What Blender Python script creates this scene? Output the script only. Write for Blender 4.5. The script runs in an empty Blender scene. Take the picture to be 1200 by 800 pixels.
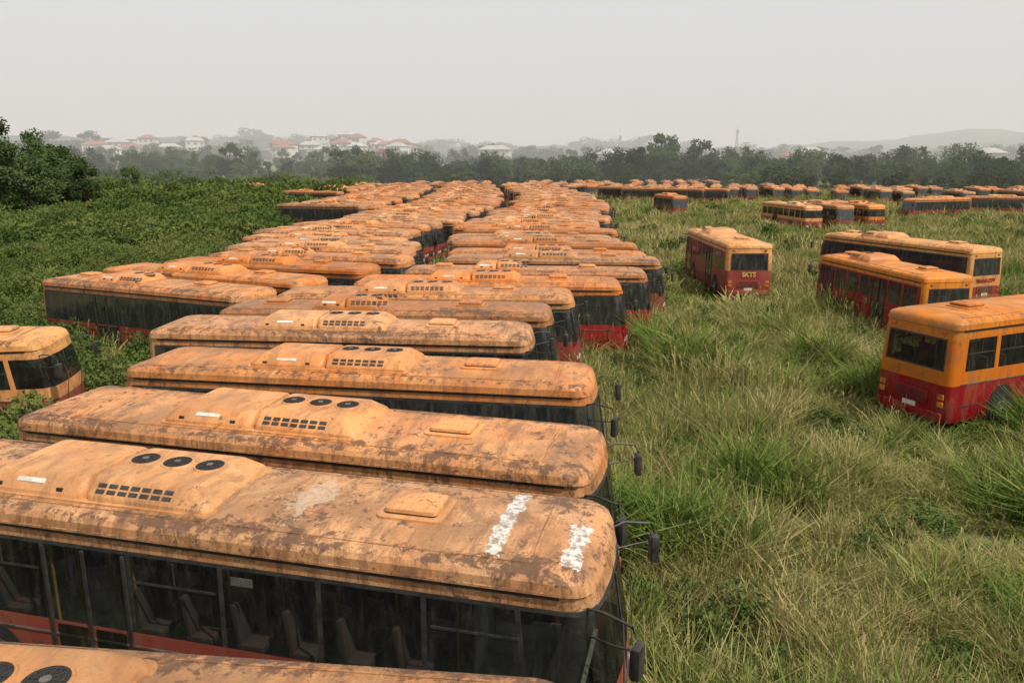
import bpy, bmesh, math, random
import numpy as np
from mathutils import Vector, Matrix, noise
random.seed(7); rng=np.random.default_rng(7)
scene=bpy.context.scene
scene.view_settings.view_transform='Standard'
scene.view_settings.look='None'; scene.view_settings.exposure=0
COL=scene.collection
R=math.radians

# ---------------------------------------------------------------- node helpers
def N(nt,t,ins=None,**p):
    n=nt.nodes.new(t)
    for k,v in p.items(): setattr(n,k,v)
    for k,v in (ins or {}).items():
        if isinstance(v,bpy.types.NodeSocket): nt.links.new(v,n.inputs[k])
        else: n.inputs[k].default_value=v
    return n
def mix(nt,f,a,b,bt='MIX'):
    n=N(nt,'ShaderNodeMix',data_type='RGBA',blend_type=bt)
    for i,v in ((0,f),(6,a),(7,b)):
        if isinstance(v,bpy.types.NodeSocket): nt.links.new(v,n.inputs[i])
        else: n.inputs[i].default_value=(v if i==0 else (*v,1))
    return n.outputs[2]
def M(nt,op,a,b=0.0,c=0.0,clamp=False):
    n=N(nt,'ShaderNodeMath',operation=op,use_clamp=clamp)
    for i,v in enumerate((a,b,c)):
        if isinstance(v,bpy.types.NodeSocket): nt.links.new(v,n.inputs[i])
        else: n.inputs[i].default_value=v
    return n.outputs[0]
def ss(nt,v,a,b):
    n=N(nt,'ShaderNodeMapRange',{'Value':v,'From Min':a,'From Max':b},interpolation_type='SMOOTHSTEP')
    return n.outputs[0]
def tex(nt,vec,scale,detail=5,rough=.6,dist=0):
    return N(nt,'ShaderNodeTexNoise',{'Vector':vec,'Scale':scale,'Detail':detail,'Roughness':rough,'Distortion':dist}).outputs[0]
def newmat(name):
    m=bpy.data.materials.new(name); m.use_nodes=True; m.node_tree.nodes.clear()
    return m,m.node_tree
def out(nt,s): 
    o=N(nt,'ShaderNodeOutputMaterial'); nt.links.new(s,o.inputs['Surface'])
def objvec(nt,amp=30):
    tc=N(nt,'ShaderNodeTexCoord'); oi=N(nt,'ShaderNodeObjectInfo')
    r=M(nt,'MULTIPLY',oi.outputs['Random'],amp)
    off=N(nt,'ShaderNodeCombineXYZ',{0:r,1:r,2:r})
    v=N(nt,'ShaderNodeVectorMath',{0:tc.outputs['Object'],1:off.outputs[0]},operation='ADD').outputs[0]
    return tc.outputs['Object'],v,oi.outputs['Random']

def paint_mat(name,c1,c2,rustamt=0.0,patches=False,grime=1.0,far=False):
    m,nt=newmat(name)
    ob,v,rnd=objvec(nt)
    sx=N(nt,'ShaderNodeSeparateXYZ',{0:ob})
    geo=N(nt,'ShaderNodeNewGeometry'); nz=N(nt,'ShaderNodeSeparateXYZ',{0:geo.outputs['Normal']}).outputs[2]
    up=ss(nt,nz,.35,.85)
    D=3 if far else 6
    base=mix(nt,ss(nt,tex(nt,v,1.1,2,.6),.35,.65),c1,c2)
    hv=N(nt,'ShaderNodeHueSaturation',{'Hue':M(nt,'ADD',M(nt,'MULTIPLY',rnd,.016),.491),'Saturation':M(nt,'ADD',M(nt,'MULTIPLY',rnd,-.20),1.10),
        'Value':M(nt,'ADD',M(nt,'MULTIPLY',M(nt,'FRACT',M(nt,'MULTIPLY',rnd,7.3)),.38),.72),'Color':base}).outputs[0]
    bl=ss(nt,tex(nt,v,2.3,D,.7),.50,.66)
    c=mix(nt,M(nt,'MULTIPLY',M(nt,'MULTIPLY',bl,up),.34*min(1,grime)),hv,(.55,.325,.165))
    # brown grime: washed streaks across the roof and larger blotches
    mp=N(nt,'ShaderNodeMapping',{'Vector':v,'Scale':(2.6,.8,1.0)}).outputs[0]
    g=ss(nt,tex(nt,mp,1.3,D+2,.74,.5),.46,.61)
    c=mix(nt,M(nt,'MULTIPLY',g,.62*grime,clamp=True),c,(.19,.092,.043))
    g2=ss(nt,tex(nt,v,.6,D-1,.65,.5),.45,.61)
    c=mix(nt,M(nt,'MULTIPLY',M(nt,'MULTIPLY',g2,up),.52*grime,clamp=True),c,(.185,.10,.052))
    if not far:
        fine=ss(nt,tex(nt,v,26,4,.75),.48,.70)
        c=mix(nt,M(nt,'MULTIPLY',fine,.50*grime,clamp=True),c,(.14,.073,.038))
        vo=N(nt,'ShaderNodeTexVoronoi',{'Vector':v,'Scale':5.5,'Randomness':1.0}).outputs['Distance']
        sp=M(nt,'MULTIPLY',M(nt,'MULTIPLY',ss(nt,vo,.26,.12),up),ss(nt,tex(nt,v,1.3,2,.5),.5,.62))
        c=mix(nt,M(nt,'MULTIPLY',sp,.5*grime,clamp=True),c,(.11,.062,.038))
    ay=M(nt,'ABSOLUTE',sx.outputs[1]); ed=ss(nt,ay,.6,1.2)
    rn=tex(nt,v,4.6,D+3,.80,.4)
    th=M(nt,'ADD',rn,M(nt,'MULTIPLY',M(nt,'MULTIPLY',ed,up),.095))
    th=M(nt,'ADD',th,M(nt,'MULTIPLY',M(nt,'SUBTRACT',tex(nt,v,.8,2,.5),.5),.30))
    th=M(nt,'ADD',th,M(nt,'MULTIPLY',M(nt,'SUBTRACT',rnd,.5),.05))
    rf=ss(nt,th,.590-rustamt*.08,.655-rustamt*.06)
    rc=mix(nt,tex(nt,v,14,3,.7),(.034,.025,.020),(.14,.068,.038))
    c=mix(nt,M(nt,'MULTIPLY',rf,.88),c,rc)
    mp2=N(nt,'ShaderNodeMapping',{'Vector':v,'Scale':(7.0,7.0,.5)}).outputs[0]
    st=M(nt,'MULTIPLY',ss(nt,tex(nt,mp2,1.2,4,.7),.45,.75),M(nt,'SUBTRACT',1.0,up))
    c=mix(nt,M(nt,'MULTIPLY',st,.55*grime,clamp=True),c,(.12,.062,.038))
    if patches:
        for (xc,hw,y0,y1) in ((4.35,.11,-.95,1.0),(5.38,.13,-.95,.2)):
            nn=M(nt,'MULTIPLY',M(nt,'SUBTRACT',tex(nt,v,3.5,7,.75),.5),.40)
            nn2=M(nt,'MULTIPLY',M(nt,'SUBTRACT',tex(nt,v,4,4,.75),.5),.5)
            xd=M(nt,'ADD',M(nt,'ABSOLUTE',M(nt,'SUBTRACT',sx.outputs[0],xc)),nn)
            yd=M(nt,'ADD',M(nt,'ABSOLUTE',M(nt,'SUBTRACT',sx.outputs[1],(y0+y1)/2)),nn2)
            f=M(nt,'MULTIPLY',M(nt,'LESS_THAN',xd,hw),M(nt,'LESS_THAN',yd,(y1-y0)/2))
            wc=mix(nt,ss(nt,tex(nt,v,9,5,.75),.46,.58),(.50,.49,.46),(.22,.19,.16))
            c=mix(nt,M(nt,'MULTIPLY',M(nt,'MULTIPLY',f,up),.92),c,wc)
        xd=M(nt,'ABSOLUTE',M(nt,'SUBTRACT',sx.outputs[0],1.35)); 
        fm=M(nt,'ADD',xd,M(nt,'MULTIPLY',tex(nt,v,3,8,.85),1.5))
        f=M(nt,'LESS_THAN',M(nt,'ADD',fm,M(nt,'MULTIPLY',ay,.4)),1.05)
        f=M(nt,'MULTIPLY',f,up)
        c=mix(nt,M(nt,'MULTIPLY',f,.40),c,(.50,.42,.32))
    rough=M(nt,'ADD',M(nt,'MULTIPLY',rn,.35),.36)
    pr={'Base Color':c,'Roughness':rough,'Specular IOR Level':.3}
    if not far: pr['Normal']=N(nt,'ShaderNodeBump',{'Strength':.3,'Distance':.02,'Height':M(nt,'ADD',rn,M(nt,'MULTIPLY',rf,-.3))}).outputs[0]
    b=N(nt,'ShaderNodeBsdfPrincipled',pr)
    out(nt,b.outputs[0]); return m
def simple(name,c,rough=.6,c2=None,sc=4,metal=0,spec=.4):
    m,nt=newmat(name); ob,v,rnd=objvec(nt)
    c2=c2 or tuple(x*.6 for x in c)
    col=mix(nt,ss(nt,tex(nt,v,sc,3,.7),.35,.68),c,c2)
    b=N(nt,'ShaderNodeBsdfPrincipled',{'Base Color':col,'Roughness':rough,'Metallic':metal,'Specular IOR Level':spec}); out(nt,b.outputs[0]); return m
def glass_mat(name,transp):
    m,nt=newmat(name); ob,v,rnd=objvec(nt)
    mp=N(nt,'ShaderNodeMapping',{'Vector':v,'Scale':(3.0,3.0,.8)}).outputs[0]
    dirt=ss(nt,tex(nt,mp,1.6,6,.75),.40,.85)
    col=mix(nt,dirt,(.018,.020,.020),(.085,.08,.068))
    p=N(nt,'ShaderNodeBsdfPrincipled',{'Base Color':col,'Roughness':M(nt,'ADD',M(nt,'MULTIPLY',dirt,.25),.05),'Specular IOR Level':.8}).outputs[0]
    if transp:
        t=N(nt,'ShaderNodeBsdfTransparent',{'Color':(.60,.64,.62,1)}).outputs[0]
        f=M(nt,'ADD',M(nt,'MULTIPLY',dirt,.35),.30)
        p=N(nt,'ShaderNodeMixShader',{0:f,1:t,2:p}).outputs[0]
    out(nt,p); return m

ORA=(.48,.172,.043); PIN=(.52,.225,.072)
m_roof=paint_mat('orange_paint',ORA,PIN,.25)
m_roofF=paint_mat('orange_paint_plain',ORA,PIN,.15,far=True)
m_roofA=paint_mat('orange_paint_patched',(.46,.18,.058),(.49,.23,.092),.5,True,1.15)
m_roofB=paint_mat('orange_paint_rusty',(.46,.17,.050),(.49,.222,.080),.5,False,1.2)
m_pod=paint_mat('pod_paint',(.53,.20,.052),(.55,.24,.080),-.2,False,.78)
m_red=paint_mat('maroon_paint',(.215,.016,.013),(.25,.032,.024),-.35,False,.6,far=True)
m_side=paint_mat('orange_side_paint',(.54,.175,.030),(.55,.21,.050),-.3,False,.8,far=True)
m_yel=paint_mat('yellow_side_paint',(.54,.205,.035),(.56,.245,.058),-.3,False,.85,far=True)
m_glassN=glass_mat('window_glass',True)
m_glass=glass_mat('dark_window_glass',False)
m_blk=simple('black_rubber',(.018,.018,.018),.55,(.045,.04,.035))
m_und=simple('underbody',(.02,.018,.016),.9)
m_wht=simple('white_plastic',(.62,.60,.55),.5,(.40,.37,.32))
m_met=simple('worn_metal',(.22,.21,.20),.45,(.12,.09,.07),metal=.6)
m_int=simple('interior_trim',(.36,.34,.31),.8)
m_seat=simple('seat_fabric',(.12,.065,.055),.9,(.08,.08,.09))
m_lens=simple('lamp_lens',(.35,.05,.03),.25,(.5,.2,.05))
m_pole=simple('yellow_handrail',(.55,.38,.06),.4)
BUSM=[m_roof,m_red,m_glass,m_blk,m_und,m_wht,m_met,m_int,m_lens,m_pod,m_side,m_seat,m_pole]
ROOF,RED,GLS,BLK,UND,WHT,MET,INT,LENS,POD,SIDE,SEAT,POLE=range(13)

# ---------------------------------------------------------------- bus geometry
def levels(zr,zw):
    return [ # z, half width, front x, rear x
 (.35,1.20,5.92,-5.92),(.55,1.25,5.99,-5.99),(1.02,1.25,6.02,-6.0),(zr,1.25,6.01,-6.0),(zw,1.25,5.98,-6.0),
 (2.56,1.225,5.80,-5.95),(2.62,1.222,5.78,-5.94),(2.80,1.215,5.72,-5.92),(2.81,1.245,5.72,-5.94),(2.85,1.245,5.70,-5.93),
 (2.95,1.235,5.65,-5.90),(3.015,1.19,5.55,-5.84),(3.05,1.11,5.40,-5.74),(3.085,.92,5.1,-5.5),(3.12,.6,4.6,-5.1),(3.135,.25,4.0,-4.6)]
LEV=levels(1.18,1.42)
def roofz(y):
    y=abs(y)
    pts=[(l[1],l[0]) for l in LEV[9:]][::-1]
    if y<=pts[0][0]: return 3.135
    for (a,za),(b,zb) in zip(pts,pts[1:]):
        if a<=y<=b: return za+(zb-za)*(y-a)/(b-a)
    return 2.85
def quad(bm,pts,mi):
    f=bm.faces.new([bm.verts.new(p) for p in pts]); f.material_index=mi; return f
def box(bm,c,s,mi,rot=None,bev=0,taper=1.0):
    hx,hy,hz=s[0]/2,s[1]/2,s[2]/2
    vs=[]
    for z in(-hz,hz):
        k=taper if z>0 else 1
        for x,y in((-hx,-hy),(hx,-hy),(hx,hy),(-hx,hy)):
            p=Vector((x*k,y*k,z)); 
            if rot: p=rot@p
            vs.append(bm.verts.new(p+Vector(c)))
    fs=[]
    for q in((3,2,1,0),(4,5,6,7),(0,1,5,4),(1,2,6,5),(2,3,7,6),(3,0,4,7)):
        f=bm.faces.new([vs[i] for i in q]); f.material_index=mi; fs.append(f)
    if bev:
        es=list({e for f in fs for e in f.edges})
        r=bmesh.ops.bevel(bm,geom=es,offset=bev,segments=2,affect='EDGES',profile=.6)
        for f in r['faces']: f.material_index=mi
def tube(bm,pts,r,mi,seg=6):
    rings=[]
    for i,p in enumerate(pts):
        p=Vector(p); a=Vector(pts[max(i-1,0)]); b=Vector(pts[min(i+1,len(pts)-1)])
        d=(b-a).normalized(); u=d.orthogonal().normalized(); w=d.cross(u)
        rings.append([bm.verts.new(p+(u*math.cos(t)+w*math.sin(t))*r) for t in [2*math.pi*k/seg for k in range(seg)]])
    for A,B in zip(rings,rings[1:]):
        for k in range(seg):
            f=bm.faces.new([A[k],A[(k+1)%seg],B[(k+1)%seg],B[k]]); f.material_index=mi; f.smooth=True
    for rr in(rings[0],rings[-1]):
        f=bm.faces.new(rr); f.material_index=mi
def disc(bm,c,r,axis,mi,h=.02,seg=20,r2=None):
    r2=r if r2 is None else r2
    c=Vector(c); d=Vector(axis).normalized(); u=d.orthogonal().normalized(); w=d.cross(u)
    A=[bm.verts.new(c+(u*math.cos(t)+w*math.sin(t))*r) for t in [2*math.pi*k/seg for k in range(seg)]]
    B=[bm.verts.new(c+d*h+(u*math.cos(t)+w*math.sin(t))*r2) for t in [2*math.pi*k/seg for k in range(seg)]]
    for k in range(seg):
        f=bm.faces.new([A[k],A[(k+1)%seg],B[(k+1)%seg],B[k]]); f.material_index=mi
    f=bm.faces.new(B); f.material_index=mi
    f=bm.faces.new(A[::-1]); f.material_index=mi
def rrect(x0,x1,y0,y1,z,r,n=4):
    P=[]
    for cx,cy,a0 in((x1-r,y0+r,-90),(x1-r,y1-r,0),(x0+r,y1-r,90),(x0+r,y0+r,180)):
        for k in range(n+1):
            a=R(a0+90*k/n); P.append((cx+r*math.cos(a),cy+r*math.sin(a),z))
    return P
def loft(bm,rings,mi,cap=True):
    V=[[bm.verts.new(p) for p in r] for r in rings]; n=len(V[0])
    for A,B in zip(V,V[1:]):
        for k in range(n):
            f=bm.faces.new([A[k],A[(k+1)%n],B[(k+1)%n],B[k]]); f.material_index=mi; f.smooth=True
    if cap:
        f=bm.faces.new(V[-1]); f.material_index=mi; f.smooth=True
    return V

SX=[-5.4,-4.02,-3.94,-2.52,-2.44,-1.02,-.94,.48,.56,1.98,2.06,3.48,3.56,4.85,4.93,5.45]
SXP=[-5.4,-4.12,-3.94,-2.62,-2.44,-1.12,-.94,.38,.56,1.88,2.06,3.38,3.56,4.80,4.95,5.45]
def bus_mesh(name,detail=2,mats=None,pillar=BLK,pod='long',podx=-.55,lower=RED,inter=False,sidec=RED,zr=1.18,zw=1.42,narrow=False):
    bm=bmesh.new()
    NC=4; L_=levels(zr,zw); SX_=SXP if narrow else SX
    def ring(l):
        z,w,fx,rx=l
        rf=min(.42 if z<2.7 else .32,w*.85); rr=min(.24,w*.8)
        fe=fx-rf; re=rx+rr
        def mapx(x):
            if x>3.5: x=3.5+(x-3.5)*(fe-3.5)/(5.56-3.5)
            if x<-4: x=-4+(x+4)*(re+4)/(-5.74+4)
            return x
        P=[]; 
        xs=[min(mapx(x),fe) for x in SX_]
        P+= [(re,-w,z)]+[(x,-w,z) for x in xs]
        for k in range(NC+1):
            a=R(-90+90*k/NC); P.append((fe+rf*math.cos(a),-w+rf+rf*math.sin(a),z))
        for t in(.33,.67): P.append((fx+.05*(1 if z<2.9 else .6),(-w+rf)+(2*w-2*rf)*t,z))
        for k in range(NC+1):
            a=R(0+90*k/NC); P.append((fe+rf*math.cos(a),w-rf+rf*math.sin(a),z))
        P+= [(x,w,z) for x in xs[::-1]]+[(re,w,z)]
        for k in range(1,NC+1):
            a=R(90+90*k/NC); P.append((re+rr*math.cos(a),w-rr+rr*math.sin(a),z))
        for k in range(NC):
            a=R(180+90*k/NC); P.append((re+rr*math.cos(a),-w+rr+rr*math.sin(a),z))
        return P
    rings=[[bm.verts.new(p) for p in ring(l)] for l in L_]
    n=len(rings[0]); ns=len(SX_)
    fpane=[]
    for li,(A,B) in enumerate(zip(rings,rings[1:])):
        for k in range(n):
            f=bm.faces.new([A[k],A[(k+1)%n],B[(k+1)%n],B[k]])
            f.smooth=True
            cx=(A[k].co.x+A[(k+1)%n].co.x)/2; cy=(A[k].co.y+A[(k+1)%n].co.y)/2
            front=cx>5.3; rear=cx<-5.72
            mi=ROOF
            if li<=2: mi=lower
            elif li==3: mi=sidec
            elif li==4:
                if rear:
                    mi=sidec if sidec!=RED else ROOF
                    if abs(cy)<1.0: mi=GLS; fpane.append(f)
                elif front and cx>5.45 : mi=GLS; 
                else:
                    sk=(k-1) if k<=ns else ((ns-1)-(k-(ns+2*(NC+1)+3))-1)
                    if 0<=sk<ns-1 and sk%2==0: mi=GLS; fpane.append(f)
                    else: mi=pillar
            elif li==5: mi=(BLK if pillar==BLK else pillar) if not rear else ROOF
            f.material_index=mi
    f=bm.faces.new(rings[-1]); f.material_index=ROOF; f.smooth=True
    f=bm.faces.new(rings[0][::-1]); f.material_index=UND
    sidep=[f for f in fpane if abs(f.calc_center_median().x)<5.55]
    rearp=[f for f in fpane if f.calc_center_median().x<=-5.55]
    if detail>=1:
        r=bmesh.ops.inset_individual(bm,faces=sidep,thickness=.045,depth=-.012)
        for f in r['faces']: f.material_index=BLK; f.smooth=False
        r=bmesh.ops.inset_region(bm,faces=rearp,thickness=.07,depth=-.0)
        for f in r['faces']: f.material_index=BLK
    if detail>=2:
        for sgn in(-1,1):
            for i in range(0,len(SX_)-1,2):
                x0,x1=SX_[i],SX_[i+1]
                if i in(0,2,6,12):
                    box(bm,((x0+x1)/2,sgn*1.232,2.18),(x1-x0-.1,.02,.035),BLK)
                    if i!=12: box(bm,((x0+x1)/2,sgn*1.232,2.36),(.03,.02,.33),BLK)
            box(bm,(.85,sgn*1.222,2.40),(.34,.006,.12),WHT)
        tube(bm,[(6.055,0,1.2),(6.04,0,1.44),(5.86,0,2.56)],.02,BLK)
        for y in(-.55,.5):
            tube(bm,[(6.08,y,1.25),(6.05,y+.2,1.6),(5.99,y+.5,1.95)],.012,BLK)
    for sgn in(-1,1):
        box(bm,(-.1,sgn*1.256,zr+.02),(10.9,.012,.03),MET)
        box(bm,(-.1,sgn*1.256,.78),(10.9,.01,.02),BLK)
        for xx in(-4.6,-.4,.9,2.2,4.9): box(bm,(xx,sgn*1.2525,.70),(.012,.008,.6),BLK)
    if detail>=1:
        for sgn in(-1,1):
            x=-1.73
            for xx in(-2.42,-1.73,-1.04): box(bm,(xx,sgn*1.262,1.55),(.05,.03,2.0),BLK)
            box(bm,(x,sgn*1.262,.57),(1.38,.03,.05),BLK)
            for xx in(-2.07,-1.39): box(bm,(xx,sgn*1.257,(zw+.65)/2),(.52,.012,zw-.75),GLS)
        for xx in(3.60,4.9): box(bm,(xx,1.262,1.5),(.05,.03,1.95),BLK)
        box(bm,(4.25,1.258,(zw+.6)/2),(1.1,.012,zw-.7),GLS)
    for xw in(3.55-.9,-3.6):
        for sgn in(-1,1):
            disc(bm,(xw,sgn*1.258,.62),.60,(0,sgn,0),UND,.006,24)
            disc(bm,(xw,sgn*1.02,.50),.49,(0,sgn,0),BLK,.27,24,.47)
            disc(bm,(xw,sgn*1.295,.50),.28,(0,sgn,0),MET,.012,16,.26)
            disc(bm,(xw,sgn*1.307,.50),.10,(0,sgn,0),MET,.05,10,.07)
    for sgn in(-1,1):
        box(bm,(5.93,sgn*.88,.82),(.14,.42,.20),WHT,Matrix.Rotation(sgn*.35,3,'Z'),.03)
        box(bm,(5.84,sgn*1.09,.62),(.1,.14,.12),LENS,None,.02)
        for zz in(.85,1.05): box(bm,(-5.99,sgn*1.0,zz),(.06,.20,.15),LENS,None,.02)
        box(bm,(-5.965,sgn*.85,2.72),(.04,.12,.06),LENS)
    box(bm,(6.04,0,.50),(.10,1.9,.26),lower,None,.03)
    box(bm,(6.065,0,.80),(.04,.9,.14),BLK)
    box(bm,(6.08,0,1.08),(.03,.9,.05),BLK)
    box(bm,(-6.02,0,.50),(.09,2.2,.24),lower,None,.03)
    box(bm,(-6.01,0,.95),(.03,1.2,.36),lower,None,.01)
    for i in range(5): box(bm,(-6.03,0,.83+i*.06),(.012,1.05,.02),BLK)
    box(bm,(-6.012,0,.68),(.02,.45,.13),WHT)
    for sgn in(-1,1):
        tube(bm,[(5.60,sgn*1.08,2.62),(5.85,sgn*1.25,2.70),(6.22,sgn*1.40,2.66),(6.30,sgn*1.43,2.50)],.018,BLK)
        tube(bm,[(5.66,sgn*1.12,2.30),(6.0,sgn*1.32,2.34),(6.28,sgn*1.43,2.38)],.014,BLK)
        box(bm,(6.30,sgn*1.45,2.27),(.12,.23,.40),BLK,Matrix.Rotation(sgn*.25,3,'Z'),.035)
        box(bm,(6.235,sgn*1.44,2.27),(.01,.18,.33),MET,Matrix.Rotation(sgn*.25,3,'Z'))
    if detail>=1:
        for xs in [-4.7,-3.6,2.0,3.7,4.9]:
            ys=[-1.16,-1.05,-.85,-.55,-.2,.2,.55,.85,1.05,1.16]
            for a,b in zip(ys,ys[1:]):
                za,zb=roofz(a)+.001,roofz(b)+.001
                w=.022; h=.009
                if xs>4: za-=.008; zb-=.008
                quad(bm,[(xs-w,a,za),(xs-w*.5,a,za+h),(xs-w*.5,b,zb+h),(xs-w,b,zb)][::-1],ROOF)
                quad(bm,[(xs-w*.5,a,za+h),(xs+w*.5,a,za+h),(xs+w*.5,b,zb+h),(xs-w*.5,b,zb+h)],ROOF)
                quad(bm,[(xs+w*.5,a,za+h),(xs+w,a,za),(xs+w,b,zb),(xs+w*.5,b,zb+h)],ROOF)
        for sgn in(-1,1):
            z=roofz(1.0)
            box(bm,(-.3,sgn*1.00,z+.004),(10.2,.028,.018),ROOF)
            box(bm,(-.15,sgn*1.252,2.83),(11.0,.025,.03),ROOF)
            box(bm,(-.15,sgn*1.226,2.78),(10.9,.012,.05),BLK)  # black strip painted in as the shade under the gutter
    if pod:
        Lp={'long':4.1,'short':2.4}[pod]; x0,x1=podx-Lp/2,podx+Lp/2; xm=x0+Lp*.48
        def podpart(a,b,ra,rb,w=.88):
            loft(bm,[rrect(a,b,-w,w,3.04,.14),rrect(a+ra*.12,b-rb*.12,-w+.012,w-.012,3.16,.14),
                     rrect(a+ra*.22,b-rb*.22,-w+.04,w-.04,3.20,.13),
                     rrect(a+ra*.85,b-rb*.85,-w+.20,w-.20,3.345,.11),
                     rrect(a+ra*.98,b-rb*.98,-w+.25,w-.25,3.363,.10),
                     rrect(a+ra*1.1,b-rb*1.1,-w+.33,w-.33,3.368,.06)],POD)
        podpart(x0,xm-.012,.30,.03); podpart(xm+.012,x1,.03,.36)
        loft(bm,[rrect(x0-.06,x1+.06,-.94,.94,3.00,.18),rrect(x0-.05,x1+.05,-.93,.93,3.11,.18)],POD)
        nf=3 if pod=='long' else 2
        for i in range(nf):
            fx=xm+.34+i*.58; zf=3.367
            disc(bm,(fx,.14,zf),.255,(0,0,1),POD,.022,28,.24)
            disc(bm,(fx,.14,zf+.0225),.215,(0,0,1),UND,.003,28)  # flat disc, its dark colour stands in for shade in a fan recess
            for rr in(.17,.11): 
                tube(bm,[(fx+rr*math.cos(t),.14+rr*math.sin(t),zf+.03) for t in np.linspace(0,2*math.pi,17)],.004,BLK,4)
            disc(bm,(fx,.14,zf+.027),.055,(0,0,1),MET,.012,12)
            for t in range(4):
                a=t*math.pi/4; tube(bm,[(fx-.2*math.cos(a),.14-.2*math.sin(a),zf+.032),(fx+.2*math.cos(a),.14+.2*math.sin(a),zf+.032)],.005,BLK,4)
        ang=math.atan2(.145,.16)
        for sgn in(-1,1):
            rot=Matrix.Rotation(sgn*-ang,3,'X')
            for i in range(7):
                for j in range(2):
                    box(bm,(xm+.28+i*.19,sgn*(.805-j*.070),3.236+j*.0635),(.14,.060,.016),BLK,rot)
        rot=Matrix.Rotation(ang,3,'X')
        box(bm,(x0+Lp*.24,-.76,3.277),(.50,.07,.010),WHT,rot)
        for xx in(x0+.45,x0+Lp*.38): box(bm,(xx,-.84,3.21),(.10,.03,.05),BLK)
        for xx in(x0+.55,xm-.15,xm+.15): box(bm,(xx,.0,3.370),(.02,1.0,.006),POD)
    for hx in ([3.0] if pod=='long' else [2.9,-4.1]):
        if pod=='short' and podx>1: hx=-abs(hx)+.2 if hx<0 else 4.2
        loft(bm,[rrect(hx-.50,hx+.50,-.42,.42,3.05,.10),rrect(hx-.49,hx+.49,-.41,.41,3.160,.10),rrect(hx-.45,hx+.45,-.37,.37,3.175,.09)],POD)
        box(bm,(hx,0,3.19),(.74,.60,.05),BLK)
        loft(bm,[rrect(hx-.40,hx+.40,-.33,.33,3.20,.08),rrect(hx-.39,hx+.39,-.32,.32,3.245,.08),rrect(hx-.32,hx+.32,-.25,.25,3.268,.06)],POD)
        if detail>=2:
            loft(bm,[rrect(hx-.20,hx+.20,-.16,.16,3.265,.05),rrect(hx-.19,hx+.19,-.15,.15,3.282,.05)],POD)
    if inter:
        box(bm,(-.1,0,.95),(11.2,2.36,.05),INT)
        for i in range(11):
            x=-4.9+i*.82
            for y in(-.95,-.50,.50,.95):
                if x>-2.5 and x<-1.0 and abs(y)>.4: continue
                box(bm,(x,y,1.38),(.42,.40,.10),SEAT,None,.02); box(bm,(x-.2,y,1.70),(.09,.40,.60),SEAT,Matrix.Rotation(-.12,3,'Y'),.03)
        for x in np.arange(-4.6,4.6,.92):
            for y in(-.32,.32): tube(bm,[(x,y,.97),(x,y,2.75)],.018,POLE)
        for y in(-.45,.45): tube(bm,[(-5,y,2.45),(4.6,y,2.45)],.016,POLE)
        for x in(-2.45,-1.02): tube(bm,[(x,-1.1,.97),(x,-1.1,2.6)],.022,POLE)
        box(bm,(5.25,.0,1.25),(.45,2.1,.30),BLK,None,.06)
        box(bm,(4.35,.62,1.45),(.5,.5,.14),SEAT,None,.03); box(bm,(4.1,.62,1.85),(.12,.5,.8),SEAT,None,.03)
        tube(bm,[(4.85,.62+.22*math.cos(t),1.75+.22*math.sin(t)) for t in np.linspace(0,2*math.pi,17)],.016,BLK)
        box(bm,(4.0,.0,1.7),(.04,1.0,1.2),INT)
        box(bm,(-.3,0,2.83),(10.6,1.9,.04),INT)
    me=bpy.data.meshes.new(name); 
    bm.to_mesh(me); bm.free()
    try: me.set_sharp_from_angle(angle=R(28))
    except Exception as e: print(e)
    M_=list(BUSM)
    for k,v in (mats or {}).items(): M_[k]=v
    for m in M_: me.materials.append(m)
    return me

FOOT=[]
def place(me,cx,cy,th,z=0,tilt=(0,0),sc=(1,1,1),name='city_bus'):
    o=bpy.data.objects.new(name,me); COL.objects.link(o)
    o.location=(cx,cy,z+.06); o.rotation_euler=(tilt[0],tilt[1],R(th)); o.scale=(sc[0],sc[1],sc[2]*1.07)
    FOOT.append((cx,cy,R(th),6.1*sc[0],1.3*sc[1])); return o
def place_f(me,fx,fy,th,**k):
    t=R(th); d=(math.cos(t),math.sin(t)); n=(-d[1],d[0])
    return place(me,fx-5.65*d[0]+1.22*n[0],fy-5.65*d[1]+1.22*n[1],th,**k)

bA=bus_mesh('bus_patched',2,{ROOF:m_roofA,GLS:m_glassN},inter=True,podx=-1.9)
bB=bus_mesh('bus_rusty',2,{ROOF:m_roofB,GLS:m_glassN},inter=True,podx=-.65)
bC=bus_mesh('bus_plain',2,{ROOF:m_roof},podx=-.7)
bC2=bus_mesh('bus_plain_short_pod',1,{ROOF:m_roofB},pod='short',podx=-1.4)
bD=bus_mesh('bus_mid',1,{ROOF:m_roofF},podx=-.7)
bR=bus_mesh('bus_pillared',2,{ROOF:m_yel,GLS:m_glassN},pillar=SIDE,pod='short',podx=1.6,sidec=SIDE,zr=1.36,zw=1.72,narrow=True,inter=True)
bRr=bus_mesh('bus_pillared_red',2,{ROOF:m_yel},pillar=RED,pod='short',podx=1.6,sidec=RED,zr=1.36,zw=1.66,narrow=True)
bY=bus_mesh('bus_yellow',2,{ROOF:m_yel,SIDE:m_yel},pillar=BLK,pod='short',podx=1.5,sidec=SIDE,zr=1.1,zw=1.66)

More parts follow.
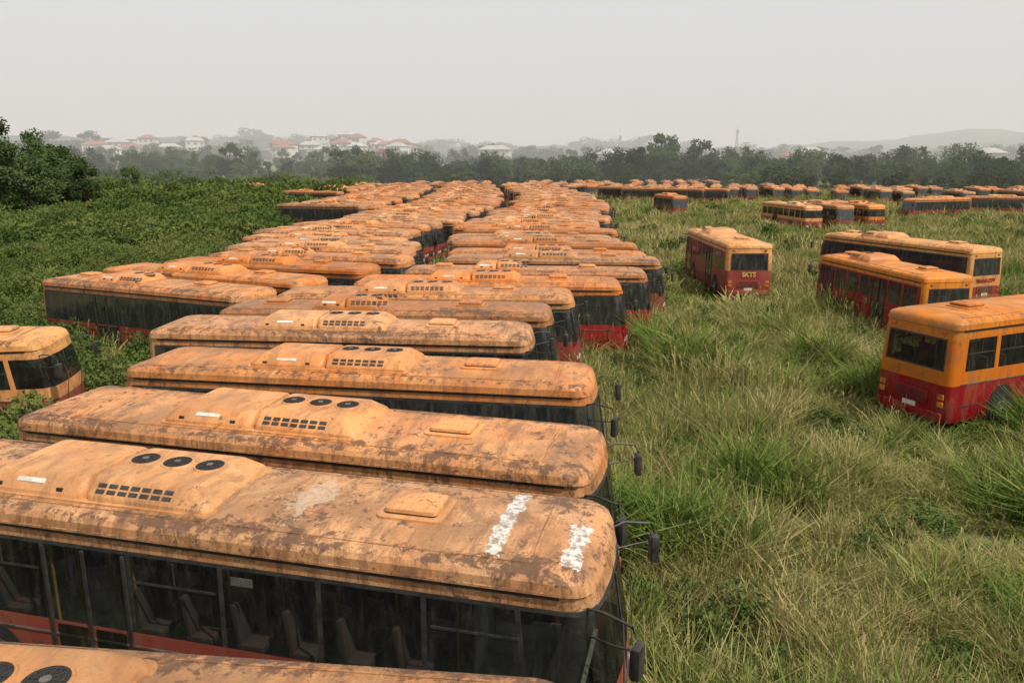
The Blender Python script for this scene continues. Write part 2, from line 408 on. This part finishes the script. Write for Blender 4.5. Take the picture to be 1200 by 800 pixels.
def jt(a=.012): return (random.uniform(-a,a),random.uniform(-a*.5,a*.5))
place_f(bB,.40,4.4,-6,z=.05)
place_f(bA,.92,8.5,-14,z=.12)
place_f(bB,1.2,11.9,-14.2,z=.12,tilt=(.004,.002))
place_f(bC,1.7,16.8,-9,z=.1,tilt=(-.01,0))
place_f(bB,.4,21.9,-5.5,z=.12,tilt=(.01,0))
place_f(bC2,1.2,25.6,-5,z=.05,tilt=jt())
place_f(bC,2.25,29.0,-4,z=.05,tilt=jt())
place_f(bC,4.6,32.5,-4,tilt=jt())
place_f(bC2,6.3,36.0,-4,tilt=jt())
place_f(bC,7.8,40.6,-5,tilt=jt())
def interp(tab,v):
    return float(np.interp(v,[a for a,b in tab],[b for a,b in tab]))
FR=[(44,8.2),(50,7.0),(60,7.2),(70,8.4),(85,9.6),(98,11),(120,12),(150,11),(190,8)]
def col_(d0,d1,off,st,dth=0):
    d=d0
    while d<d1:
        me=random.choice([bD,bD,bC2,bC]) if d<60 else random.choice([bD,bD,bC2])
        place_f(me,interp(FR,d)+off+random.uniform(-.9,.9),d,-6-min(9,(d-44)*.2)+dth+random.uniform(-2.5,2.5),z=random.uniform(-.1,.1),tilt=jt())
        d+=random.uniform(st,st+.6)*(1 if d<110 else 1.15)
col_(44.2,178,0,3.0)
place_f(bC2,-10.7,29.6,-25,tilt=jt()); place_f(bC,-9.4,33.3,-22,tilt=jt()); place_f(bC,-7.4,37.2,-17,tilt=jt()); place_f(bC2,-6.0,41.0,-13,tilt=jt())
col_(45.5,182,-14.3,3.1,-3)
col_(92,186,-28.0,3.7,-4)
col_(135,190,-41.0,4.4,-4)
for x,y in((-56,176),(-60,184)): place(bD,x,y,-12+random.uniform(-4,4))
place_f(bR,-14.1,22.3,8,z=-.1,tilt=(.01,0)); place_f(bC,-17.6,18.3,3)
# right hand group
r1=place(bRr,14.2,51.8,90,z=.1,sc=(.95,1.12,1.07))
r2=place(bY,25.3,50.2,112,z=.05,sc=(1.0,1.1,1.05))
r3=place(bRr,18.7,38.3,98,z=.1,sc=(.76,1,1.02))
r4=place(bR,18.4,26.3,24,z=.03,sc=(1.03,1.06,1.12))
for i,x in enumerate((35.6,40.2,44.4)): place(bR if i%2==0 else bD,x,100+i*1.3,-84+random.uniform(-3,3),z=-.1)
place(bD,25.0,124,-80,sc=(.7,1,1))
def row(x0,y0,x1,y1,th,step,skip=.05,z=0,jy=1.5):
    L=math.hypot(x1-x0,y1-y0); n=int(L/step)
    for i in range(n):
        t=i/n
        if random.random()<skip: continue
        place(random.choice([bD,bD,bC2]),x0+(x1-x0)*t+random.uniform(-.5,.5),y0+(y1-y0)*t+random.uniform(-jy,jy),th+random.uniform(-7,7),z=z+random.uniform(-.35,.05),tilt=jt(.02))
row(16,190,100,146,-104,4.0,.22,-.2,3)
row(0,204,130,160,-104,3.9,.05,-.1,2)
row(-24,207,60,224,-95,4.2)
row(24,168,44,160,-20,5.0,0)
for x,y,t in((66,122,-160),(80,127,-25),(94,124,-15)): place(bD,x,y,t,z=-.4)

def lettering(parent,txt,loc,rot,size,mat):
    cu=bpy.data.curves.new('lettering','FONT'); cu.body=txt; cu.size=size; cu.extrude=.004; cu.align_x='CENTER'; cu.offset=.008
    o=bpy.data.objects.new('lettering',cu); COL.objects.link(o); o.parent=parent; o.location=loc; o.rotation_euler=rot
    cu.materials.append(mat)
m_let=simple('yellow_lettering',(.60,.42,.14),.5)
lettering(r1,'SKTS',(-6.035,0,1.34),(R(90),0,R(-90)),.34,m_let)
lettering(r3,'SKTS',(1.2,1.275,.9),(R(90),0,R(180)),.42,m_let)
lettering(r2,'TRANS CITY',(-6.035,0,1.32),(R(90),0,R(-90)),.26,m_red)

# ---------------------------------------------------------------- foliage materials
def leaf_mat(name,c1,c2,c3,wscale=.15,trans=.3):
    m,nt=newmat(name)
    geo=N(nt,'ShaderNodeNewGeometry'); oi=N(nt,'ShaderNodeObjectInfo')
    p=geo.outputs['Position']
    a=ss(nt,tex(nt,p,wscale,2,.6),.38,.62)
    c=mix(nt,a,c1,c2)
    c=mix(nt,ss(nt,oi.outputs['Random'],.45,1.0),c,c3)
    d=N(nt,'ShaderNodeBsdfDiffuse',{'Color':c}).outputs[0]
    if trans>0:
        t=N(nt,'ShaderNodeBsdfTranslucent',{'Color':c}).outputs[0]
        d=N(nt,'ShaderNodeMixShader',{0:trans,1:d,2:t}).outputs[0]
    out(nt,d); return m
g_green=leaf_mat('grass_green',(.145,.178,.048),(.28,.26,.092),(.20,.215,.066),.15,.3)
g_lush=leaf_mat('grass_lush',(.100,.17,.034),(.155,.21,.05),(.12,.165,.036),.15,.3)
g_dry=leaf_mat('grass_dry',(.34,.285,.125),(.42,.35,.17),(.28,.26,.10),.15,.2)
g_weed=leaf_mat('weed_leaf',(.07,.11,.033),(.105,.15,.045),(.085,.12,.034),.06,.2)
g_bush=leaf_mat('shrub_leaf',(.062,.098,.027),(.14,.165,.05),(.09,.128,.034),.05,.2)
g_tree=leaf_mat('tree_leaf',(.050,.078,.028),(.080,.11,.040),(.040,.064,.024),.03,.15)
g_bark=simple('bark',(.12,.09,.065),.9,(.06,.045,.035),3)

def mesh_from(name,V,F,MI,mats):
    me=bpy.data.meshes.new(name); me.from_pydata(V,[],F); me.polygons.foreach_set('material_index',MI)
    for m in mats: me.materials.append(m)
    me.update(); return me
def grass_clump(name,nb,rad,h0,h1,w,bend,mat,seed,stems=0,smat=None):
    rd=random.Random(seed); V=[];F=[];MI=[]
    for b in range(nb):
        a=rd.uniform(0,6.283); r=rad*math.sqrt(rd.random()); x,y=r*math.cos(a),r*math.sin(a)
        h=rd.uniform(h0,h1); da=a+rd.gauss(0,.9); dx,dy=math.cos(da),math.sin(da); bd=bend*rd.uniform(.3,1.3)*h
        fa=rd.uniform(0,6.283); px,py=math.cos(fa)*w/2,math.sin(fa)*w/2; n0=len(V)
        for t,ww,zz in((0,.8,0),(.5,1,.55),(1,0,1-.25*bend)):
            ox=x+dx*bd*t*t; oy=y+dy*bd*t*t
            if ww: V+= [(ox-px*ww,oy-py*ww,zz*h-.05),(ox+px*ww,oy+py*ww,zz*h-.05)]
            else: V.append((ox,oy,zz*h))
        F+= [(n0,n0+1,n0+3,n0+2),(n0+2,n0+3,n0+4)]; MI+= [0 if rd.random()<.80 else 1]*2
    for s in range(stems):
        a=rd.uniform(0,6.283); r=rad*math.sqrt(rd.random()); x,y=r*math.cos(a),r*math.sin(a); h=rd.uniform(h1*.85,h1*1.2)
        lx,ly=rd.gauss(0,.15),rd.gauss(0,.15); n0=len(V); w2=.004
        V+= [(x-w2,y,0),(x+w2,y,0),(x+lx+w2,y+ly,h),(x+lx-w2,y+ly,h)]; F.append((n0,n0+1,n0+2,n0+3)); MI.append(1)
        for q in range(3):
            n0=len(V); zz=h*(.84+.05*q); aa=rd.uniform(0,6.28); sx,sy=math.cos(aa)*.025,math.sin(aa)*.025; bx,by=x+lx*zz/h,y+ly*zz/h
            V+= [(bx,by,zz-.03),(bx+sx,by+sy,zz+.02),(bx+sx*.6,by+sy*.6,zz+.07),(bx-.008,by,zz+.05)]; F.append((n0,n0+1,n0+2,n0+3)); MI.append(1)
    return mesh_from(name,V,F,MI,[mat,smat or mat])
def leafy(name,n,rx,h,ls,mat,seed,lumps=6,el=1.0):
    """shrub: sprays of small leaves around short branches"""
    rd=random.Random(seed); V=[];F=[];MI=[]
    cs=[]
    for i in range(lumps):
        a=rd.uniform(0,6.283); r=rx*.7*math.sqrt(rd.random())
        cs.append((r*math.cos(a),r*math.sin(a),h*rd.uniform(.35,.8),rx*rd.uniform(.3,.55)))
    for c in cs:
        n0=len(V); w=.015
        V+= [(-w,0,-.1),(w,0,-.1),(c[0]+w*.5,c[1],c[2]),(c[0]-w*.5,c[1],c[2])]; F.append((n0,n0+1,n0+2,n0+3)); MI.append(1)
    for i in range(n):
        c=rd.choice(cs); 
        u=Vector((rd.gauss(0,1),rd.gauss(0,1),rd.gauss(0,1))).normalized()*c[3]*rd.uniform(.35,1.1)
        p=Vector((c[0]+u.x,c[1]+u.y,max(.03,c[2]+u.z*.75*el)))
        d=(u.normalized()+Vector((rd.gauss(0,.6),rd.gauss(0,.6),rd.gauss(0,.5)+.2))).normalized(); s=d.orthogonal().normalized(); s=Matrix.Rotation(rd.uniform(0,3.14),3,d)@s
        L=ls*rd.uniform(.6,1.4); W=L*.33; n0=len(V)
        dr=Vector((0,0,-L*.2))
        V+= [tuple(p),tuple(p+d*L*.5+s*W),tuple(p+d*L+dr),tuple(p+d*L*.5-s*W)]; F.append((n0,n0+1,n0+2,n0+3)); MI.append(0)
    return mesh_from(name,V,F,MI,[mat,g_bark])
def tree(name,h,sp,nl,ls,seed,mat,trunkfrac=.3,flat=.8,nclump=16):
    rd=random.Random(seed); V=[];F=[];MI=[]
    def limb(a,b,r0,r1,seg=6,k=4):
        a=Vector(a);b=Vector(b); d=(b-a).normalized(); u=d.orthogonal().normalized(); w=d.cross(u)
        off=Vector((rd.gauss(0,1),rd.gauss(0,1),0))*(b-a).length*.06; base=len(V)
        for i in range(k+1):
            t=i/k; c=a.lerp(b,t)+off*math.sin(t*math.pi); r=r0+(r1-r0)*t
            for s in range(seg):
                q=6.283*s/seg; V.append(tuple(c+(u*math.cos(q)+w*math.sin(q))*r))
        for i in range(k):
            for s in range(seg):
                F.append((base+i*seg+s,base+i*seg+(s+1)%seg,base+(i+1)*seg+(s+1)%seg,base+(i+1)*seg+s)); MI.append(1)
    top=Vector((rd.gauss(0,.3),rd.gauss(0,.3),h*.7)); limb((0,0,-.3),top,h*.022,h*.008)
    cl=[]
    for i in range(nclump):
        a=i*2.4+rd.uniform(-.5,.5); t=rd.uniform(0,1); r=sp*(.25+.75*math.sin(math.pi*(.15+.75*t)))*rd.uniform(.45,.85)
        c=Vector((r*math.cos(a),r*math.sin(a),h*(trunkfrac+(1-trunkfrac-.1)*t))); R_=sp*rd.uniform(.20,.40)
        cl.append((c,R_)); limb(top*(max(.25,t*.9)*.9),c,h*.008,h*.003,4,3)
    for i in range(nl):
        c,R_=rd.choice(cl); u=Vector((rd.gauss(0,1),rd.gauss(0,1),rd.gauss(0,1))).normalized(); rr=R_*rd.uniform(.45,1.15)
        p=c+Vector((u.x*rr,u.y*rr,u.z*rr*flat)); d=(u+Vector((rd.gauss(0,.7),rd.gauss(0,.7),rd.gauss(0,.7)))).normalized(); s=d.orthogonal().normalized()
        L=ls*rd.uniform(.6,1.4); W=L*.4; n0=len(V)
        V+= [tuple(p-d*L*.5),tuple(p+s*W),tuple(p+d*L*.5),tuple(p-s*W)]; F.append((n0,n0+1,n0+2,n0+3)); MI.append(0)
    return mesh_from(name,V,F,MI,[mat,g_bark])

def make_coll(name,meshes):
    c=bpy.data.collections.new(name)
    for i,me in enumerate(meshes):
        o=bpy.data.objects.new(f'{me.name}',me); c.objects.link(o)
    return c
def scatter(name,coll,P,idx,rotz,scl,tilt=.1):
    n=len(P); me=bpy.data.meshes.new(name); me.vertices.add(n); me.vertices.foreach_set('co',np.asarray(P,dtype=np.float32).ravel())
    a=me.attributes.new('idx','INT','POINT'); a.data.foreach_set('value',np.asarray(idx,dtype=np.int32))
    rot=np.stack([rng.normal(0,tilt,n),rng.normal(0,tilt,n),rotz],1).astype(np.float32)
    a=me.attributes.new('rot','FLOAT_VECTOR','POINT'); a.data.foreach_set('vector',rot.ravel())
    a=me.attributes.new('scl','FLOAT_VECTOR','POINT'); a.data.foreach_set('vector',np.asarray(scl,dtype=np.float32).ravel())
    o=bpy.data.objects.new(name,me); COL.objects.link(o)
    g=bpy.data.node_groups.new(name+'_nodes','GeometryNodeTree')
    g.interface.new_socket('Geometry',in_out='INPUT',socket_type='NodeSocketGeometry'); g.interface.new_socket('Geometry',in_out='OUTPUT',socket_type='NodeSocketGeometry')
    gi=g.nodes.new('NodeGroupInput'); go=g.nodes.new('NodeGroupOutput')
    ci=g.nodes.new('GeometryNodeCollectionInfo'); ci.inputs['Collection'].default_value=coll; ci.inputs['Separate Children'].default_value=True; ci.inputs['Reset Children'].default_value=True
    ip=g.nodes.new('GeometryNodeInstanceOnPoints'); ip.inputs['Pick Instance'].default_value=True
    def attr(nm,dt):
        n=g.nodes.new('GeometryNodeInputNamedAttribute'); n.data_type=dt; n.inputs['Name'].default_value=nm; return n.outputs['Attribute']
    e=g.nodes.new('FunctionNodeEulerToRotation')
    L=g.links.new
    L(gi.outputs[0],ip.inputs['Points']); L(ci.outputs[0],ip.inputs['Instance']); L(attr('idx','INT'),ip.inputs['Instance Index'])
    L(attr('rot','FLOAT_VECTOR'),e.inputs[0]); L(e.outputs[0],ip.inputs['Rotation']); L(attr('scl','FLOAT_VECTOR'),ip.inputs['Scale']); L(ip.outputs[0],go.inputs[0])
    md=o.modifiers.new('scatter','NODES'); md.node_group=g; return o

def inside_bus(X,Y,marg=0.0):
    m=np.zeros(len(X),bool)
    for cx,cy,t,hx,hy in FOOT:
        dx=X-cx; dy=Y-cy; u=dx*math.cos(t)+dy*math.sin(t); v=-dx*math.sin(t)+dy*math.cos(t)
        m|=(np.abs(u)<hx+marg)&(np.abs(v)<hy+marg)
    return m
def vnoise(X,Y,s,o=0): return np.array([noise.noise(Vector((x*s+o,y*s-o,o))) for x,y in zip(X,Y)])
def field(y0,y1,dens,k=.74,pad=6,xmin=-1e9,xmax=1e9):
    lo=max(-k*y1-pad,xmin); hi=min(k*y1+pad,xmax)
    n=int((hi-lo)*(y1-y0)*dens); X=rng.uniform(lo,hi,n); Y=rng.uniform(y0,y1,n)
    m=(np.abs(X)<k*Y+pad); X,Y=X[m],Y[m]; m=~inside_bus(X,Y,.05); return X[m],Y[m]

# ---------------------------------------------------------------- ground
def gz(x,y):
    d=math.hypot(x,y)
    z=.25*noise.noise(Vector((x*.05,y*.05,1)))
    if y>260: z+=min(1,(y-260)/500)*(6+9*noise.noise(Vector((x*.004,y*.004,4)))+ (10*max(0,min(1,(-x-20)/250))))
    return z if y>20 else z*.5
xs=np.concatenate([np.linspace(-2500,-300,28),np.linspace(-280,280,113),np.linspace(300,2500,28)])
ys=np.concatenate([np.linspace(-60,300,91),np.linspace(310,3200,60)])
V=[(x,y,gz(x,y)-(.06)) for y in ys for x in xs]; nx=len(xs)
F=[(j*nx+i,j*nx+i+1,(j+1)*nx+i+1,(j+1)*nx+i) for j in range(len(ys)-1) for i in range(nx-1)]
m,nt=newmat('grassy_ground')
p=N(nt,'ShaderNodeNewGeometry').outputs['Position']
a=ss(nt,tex(nt,p,.06,3,.6),.35,.65); c=mix(nt,a,(.09,.11,.038),(.16,.15,.06))
c=mix(nt,ss(nt,tex(nt,p,1.3,4,.7),.5,.75),c,(.12,.095,.058))
c=mix(nt,M(nt,'MULTIPLY',ss(nt,tex(nt,p,6,4,.7),.4,.7),.5),c,(.045,.052,.022))
out(nt,N(nt,'ShaderNodeBsdfDiffuse',{'Color':c,'Roughness':.9}).outputs[0])
gme=mesh_from('ground',V,F,[0]*len(F),[m]); 
for q in gme.polygons: q.use_smooth=True
g=bpy.data.objects.new('ground',gme); COL.objects.link(g)

# ---------------------------------------------------------------- grass (right field and between buses)
gm=[]
for i in range(3): gm.append(grass_clump(f'a_fine_grass_{i}',95,.38,.40,.98,.019,.7,g_green,10+i,3,g_dry))
for i in range(2): gm.append(grass_clump(f'b_lush_grass_{i}',75,.32,.55,1.15,.028,.75,g_lush,20+i,0,g_green))
for i in range(2): gm.append(grass_clump(f'c_dry_grass_{i}',95,.38,.40,.95,.016,.8,g_dry,30+i,4,g_green))
gm.append(leafy('d_weed_0',380,.42,.85,.08,g_weed,41)); gm.append(leafy('d_weed_1',380,.5,.7,.075,g_weed,42))
for i in range(2): gm.append(grass_clump(f'e_far_grass_{i}',80,.8,.35,.85,.048,.7,g_green,50+i,3,g_dry))
gm.append(grass_clump('f_far_dry',75,.8,.35,.8,.042,.6,g_dry,60,0,g_green))
gm.append(grass_clump('g_far_lush',75,.75,.4,.9,.05,.6,g_lush,61,0,g_green))
gm.append(leafy('h_far_weed',380,.8,.9,.14,g_weed,62))
gc=make_coll('grass_clumps',gm)
PX=[];ID=[];SC=[]
for (y0,y1,dens,sc) in((3,14,8,1.0),(14,26,5.5,1.12),(26,42,3.4,1.28),(42,70,1.6,1.18),(70,115,.7,1.5),(115,215,.22,2.2)):
    far=y0>=42
    X,Y=field(y0,y1,dens)
    lim=np.where(Y<30,-11,np.where(Y<60,-20,-24-(Y-60)*.12)); keep=X>lim; X,Y=X[keep],Y[keep]
    a=vnoise(X,Y,.16,3); b=vnoise(X,Y,.35,9); c_=vnoise(X,Y,.07,17)
    for x,y,q,w,e in zip(X,Y,a,b,c_):
        if far:
            v=q+e*.8+random.gauss(0,.25)
            i=11 if v>.14 else (12 if v<-.42 else random.choice([9,10]))
            if w+random.gauss(0,.1)<-.34: i=13
        elif w+random.gauss(0,.11)>.28: i=random.choice([3,4])
        elif w+random.gauss(0,.09)<-.28: i=random.choice([7,8])
        elif q+e+random.gauss(0,.16)>.10: i=random.choice([5,6])
        else: i=random.choice([0,1,2])
        s=sc*random.uniform(.65,1.35)*(1+.6*w)
        tr=math.exp(-((x-(11.5-abs(y-38)*.02))/1.6)**2)*(.5 if y<90 else 0)
        for bx,by,br in((12.6,21.6,2.4),(13.6,22.8,2.0),(17,32,2.2),(14,44.5,3.0),(27,43,3.2)):
            tr=max(tr,.52*math.exp(-(((x-bx)**2+(y-by)**2)/br**2)))
        zs=s*random.uniform(.7,1.35)*(1-tr)*(.85 if x<1 else 1)*(1+.45*q)
        if y>70: zs*=.9
        if y>115: zs*=.8
        PX.append((x,y,gz(x,y)-.05)); ID.append(i); SC.append((s,s,zs))
print('grass',len(PX))
scatter('tall_grass',gc,PX,ID,rng.uniform(0,6.28,len(PX)),SC,.15)

# ---------------------------------------------------------------- shrubs (left field)
sm=[leafy(f'a_shrub_{i}',1400,1.0,1.25,.12,g_bush,70+i,9) for i in range(3)]+[leafy(f'b_low_{i}',850,.9,.75,.10,g_bush,80+i,8,.7) for i in range(2)]
sm+=[leafy(f'c_farshrub_{i}',800,1.7,1.5,.25,g_bush,90+i,11,.8) for i in range(3)]
sc_=make_coll('shrub_clumps',sm)
PX=[];ID=[];SC=[]
for (y0,y1,dens,sc) in((8,36,1.3,.87),(36,75,.75,.97),(75,130,.30,1.15),(130,260,.12,1.75)):
    X,Y=field(y0,y1,dens,xmax=-8)
    lim=np.where(Y<30,-10.5,np.where(Y<60,-19.0,-23-(Y-60)*.12)); keep=X<lim; X,Y=X[keep],Y[keep]
    a=vnoise(X,Y,.09,5); b=vnoise(X,Y,.25,8)
    for x,y,q,w in zip(X,Y,a,b):
        i=(random.choice([0,1,2]) if q+random.gauss(0,.15)>-.05 else random.choice([3,4])) if y0<75 else random.choice([5,6,7])
        s=sc*random.uniform(.7,1.3)*(1+.5*w)
        PX.append((x,y,gz(x,y)-.1)); ID.append(i); SC.append((s,s,s*random.uniform(.8,1.2)*(1+.6*q)))
for k in range(80):
    x=random.uniform(-24,-11.0); y=random.uniform(19.5,33.5)
    if inside_bus(np.array([x]),np.array([y]),.5)[0]: continue
    s=random.uniform(.9,1.3); PX.append((x,y,0)); ID.append(random.choice([0,1,2])); SC.append((s,s,s*random.uniform(.9,1.3)))
for (x,y,s) in((8.6,27.5,.8),(9.4,33,.9),(17.0,22.0,.9),(16.0,23.2,.7),(11.0,21.5,.45),(6.9,30,.7),(9.2,44,.9),(17.2,33,.6),(24,41,.8),(12.6,36,.5),(13.8,21.6,.7),(14.9,22.4,.8),(9.0,25,.5),(12,29,.5)):
    PX.append((x,y,0)); ID.append(random.choice([0,1,3,4])); SC.append((s,s,s))
print('shrubs',len(PX))
scatter('shrubs',sc_,PX,ID,rng.uniform(0,6.28,len(PX)),SC,.1)

# ---------------------------------------------------------------- trees
tm=[tree(f'broadleaf_{i}',12,4.6+i*.5,1800,.62,100+i,g_tree,.22+.05*(i%3),.8,15+i*2) for i in range(5)]
tc_=make_coll('tree_kinds',tm)
PX=[];ID=[];SC=[]
def band(x0,y0,x1,y1,n,h0,h1,jy=8,wide=1.0):
    for k in range(n):
        t=(k+random.random())/n; x=x0+(x1-x0)*t+random.gauss(0,2); y=y0+(y1-y0)*t+random.uniform(-jy,jy)
        h=random.uniform(h0,h1)*(1+.45*noise.noise(Vector((x*.03,y*.03,2)))); s=h/12
        PX.append((x,y,gz(x,y)-.2)); ID.append(random.randrange(5)); SC.append((s*wide,s*wide,s))
band(-60,262,60,262,62,6,11.5); band(60,262,240,205,85,6,12); band(-60,285,260,265,90,8,14.5,14)
band(240,205,300,170,40,7,12); band(-30,240,200,196,60,3.5,6.5,6,1.3)
band(-330,330,-60,300,90,8,14,18); band(-260,285,-150,255,30,7,12,12); band(-400,420,100,430,80,10,15,25)
band(-130,240,-60,268,25,4,8,10,1.2)
band(-600,575,700,640,190,11,17,40,1.6); band(-800,900,900,950,170,16,24,60,2.2)
scatter('distant_tree_line',tc_,PX,ID,rng.uniform(0,6.28,len(PX)),SC,.03)
bt=[tree(f'broadleaf_tree_{i}',15,5.5,6500,.40,200+i,g_tree,.14,.8,24) for i in range(3)]
for k,(x,y,s) in enumerate(((-75,104,.95),(-69,112,.92),(-78,114,1.05),(-84,126,1.1),(-76,130,.85),(-71,131,.62),(-92,140,1.0),(-84,148,.85),(-70,145,.5),(-95,160,.9))):
    o=bpy.data.objects.new('broadleaf_tree',bt[k%3]); COL.objects.link(o); o.location=(x,y,-.1); o.rotation_euler=(0,0,k*1.7); o.scale=(s,s,s*random.uniform(.9,1.1))

# ---------------------------------------------------------------- hills
m_hill,nt=newmat('wooded_hillside'); p=N(nt,'ShaderNodeNewGeometry').outputs['Position']
c=mix(nt,ss(nt,tex(nt,p,.02,6,.7),.4,.6),(.035,.055,.03),(.08,.10,.055))
out(nt,N(nt,'ShaderNodeBsdfDiffuse',{'Color':c}).outputs[0])
def hill(name,x0,x1,y,depth,prof,seed):
    nx,ny=140,14; V=[];F=[]
    for j in range(ny):
        for i in range(nx):
            t=i/(nx-1); s=j/(ny-1); x=x0+(x1-x0)*t
            h=float(np.interp(t,[q[0] for q in prof],[q[1] for q in prof]))*math.sin(math.pi*s)**.8
            h*=1+.12*noise.noise(Vector((x*.006,seed,s*3)))+.06*noise.noise(Vector((x*.03,seed,s*6)))+.03*noise.noise(Vector((x*.12,seed,s*9)))
            V.append((x,y+depth*(s-.5),h-3))
    for j in range(ny-1):
        for i in range(nx-1): F.append((j*nx+i,j*nx+i+1,(j+1)*nx+i+1,(j+1)*nx+i))
    me=mesh_from(name,V,F,[0]*len(F),[m_hill]); 
    for q in me.polygons:q.use_smooth=True
    o=bpy.data.objects.new(name,me); COL.objects.link(o)
hill('hill',280,1200,1150,400,[(0,8),(.1,30),(.2,41),(.32,45),(.42,60),(.52,53),(.6,44),(.75,48),(1,24)],3)
hill('hill',-1500,300,1700,500,[(0,60),(.25,50),(.4,62),(.5,50),(.62,40),(.7,42),(.8,30),(1,10)],8)
hill('hill',-700,-60,780,240,[(0,34),(.3,38),(.55,32),(.75,24),(.9,16),(1,2)],5)

# ---------------------------------------------------------------- houses & masts
m_wall=simple('plaster_wall',(.60,.58,.54),.9,(.4,.37,.33),.5); m_tile=simple('clay_roof_tiles',(.28,.12,.08),.9,(.18,.09,.065),.6); m_tin=simple('grey_roof_sheet',(.38,.38,.39),.6,(.26,.24,.23),.5)
def house(x,y,w,d,h,rh,rot,tile,z):
    bm=bmesh.new(); box(bm,(0,0,h/2),(w,d,h),0)
    e=.6; a=[bm.verts.new(q) for q in((-w/2-e,-d/2-e,h+.01),(w/2+e,-d/2-e,h+.01),(w/2+e,d/2+e,h+.01),(-w/2-e,d/2+e,h+.01))]
    r=[bm.verts.new((-w/2+d*.35,0,h+rh)),bm.verts.new((w/2-d*.35,0,h+rh))]
    for q in((a[0],a[1],r[1],r[0]),(a[1],a[2],r[1]),(a[2],a[3],r[0],r[1]),(a[3],a[0],r[0])): f=bm.faces.new(q); f.material_index=1
    f=bm.faces.new(a[::-1]); f.material_index=1
    for st in range(max(1,int(h/3))):
        for i in range(3): box(bm,(-w/2+w*(i+.5)/3,-d/2-.01,1.5+3*st),(1.2,.06,1.2),2)
    box(bm,(w*.17,-d/2-.02,1.05),(.9,.07,2.1),2)
    me=bpy.data.meshes.new('village_house'); bm.to_mesh(me); bm.free()
    for mm in(m_wall,m_tile if tile else m_tin,m_blk): me.materials.append(mm)
    o=bpy.data.objects.new('village_house',me); COL.objects.link(o); o.location=(x,y,z); o.rotation_euler=(0,0,rot)
for k in range(38):
    x=random.uniform(-300,-70); y=random.uniform(500,590); z=15+ (y-500)*.12+random.uniform(-2,2)
    house(x,y,random.uniform(9,16),random.uniform(8,11),random.choice([3.2,6.4]),2.6,random.uniform(-.5,.5),random.random()<.6,z-5)
for x,y,w,h in((50,400,13,11),(150,400,12,11.5),(143,410,9,10),(290,430,15,12.5),(-10,470,18,13),(240,400,13,11)):
    house(x,y,w,12,h,2.6,random.uniform(-.3,.3),w<12,gz(x,y))
def mast(x,y,h,w):
    bm=bmesh.new(); n=10
    P=lambda sx,sy,t:(sx*w*(1-.75*t),sy*w*(1-.75*t),h*t)
    for sx,sy in((-1,-1),(1,-1),(1,1),(-1,1)): tube(bm,[P(sx,sy,0),P(sx,sy,1)],.16,0,5)
    for i in range(n):
        t0,t1=i/n,(i+1)/n; c=((-1,-1),(1,-1),(1,1),(-1,1))
        for a in range(4):
            b=(a+1)%4; tube(bm,[P(*c[a],t0),P(*c[b],t1)],.09,0,4); tube(bm,[P(*c[a],t1),P(*c[b],t1)],.09,0,4)
    tube(bm,[(0,0,h),(0,0,h+4)],.1,0,5)
    for a in range(3): box(bm,(.9*math.cos(a*2.1),.9*math.sin(a*2.1),h-1.5),(.4,.4,2.2),0)
    me=bpy.data.meshes.new('telecom_mast'); bm.to_mesh(me); bm.free(); me.materials.append(m_met)
    o=bpy.data.objects.new('telecom_mast',me); COL.objects.link(o); o.location=(x,y,gz(x,y))
mast(81,600,24,1.6); mast(183,650,28,1.3)

# ---------------------------------------------------------------- sky, sun, distant haze
SUN=Vector((.52,-.42,.98)).normalized()
el=math.asin(SUN.z); az=math.atan2(SUN.x,SUN.y)
w=bpy.data.worlds.new('World'); scene.world=w; w.use_nodes=True; nt=w.node_tree; nt.nodes.clear()
sky=N(nt,'ShaderNodeTexSky',sky_type='NISHITA',sun_disc=False,sun_elevation=el,sun_rotation=az,dust_density=6.0,air_density=1.2,ozone_density=1.0)
hs=N(nt,'ShaderNodeHueSaturation',{'Saturation':.30,'Value':1.0,'Color':sky.outputs[0]}).outputs[0]
hz=mix(nt,.75,hs,(5.5,5.48,5.44))
bg=N(nt,'ShaderNodeBackground',{'Color':hz,'Strength':.15}); N(nt,'ShaderNodeOutputWorld',{'Surface':bg.outputs[0]})
sl=bpy.data.lights.new('sun','SUN'); sl.energy=4.8; sl.angle=R(1.5); sl.color=(1,.92,.79)
so=bpy.data.objects.new('sun',sl); COL.objects.link(so); so.rotation_euler=SUN.to_track_quat('Z','Y').to_euler()
bm=bmesh.new(); box(bm,(0,1680,30),(5200,3000,80),0); me=bpy.data.meshes.new('haze'); bm.to_mesh(me); bm.free()
hm,nt=newmat('haze_air'); vs=N(nt,'ShaderNodeVolumeScatter',{'Color':(.97,.98,1,1),'Density':.0015,'Anisotropy':0.0}); o_=N(nt,'ShaderNodeOutputMaterial'); nt.links.new(vs.outputs[0],o_.inputs['Volume'])
me.materials.append(hm); ho=bpy.data.objects.new('haze',me); COL.objects.link(ho)

# ---------------------------------------------------------------- camera
cd=bpy.data.cameras.new('camera'); cd.lens=27.2; cd.sensor_width=36; cd.clip_end=6000
co=bpy.data.objects.new('camera',cd); COL.objects.link(co); co.location=(0,0,8.4); co.rotation_euler=(R(90-13.05),0,0)
scene.camera=co
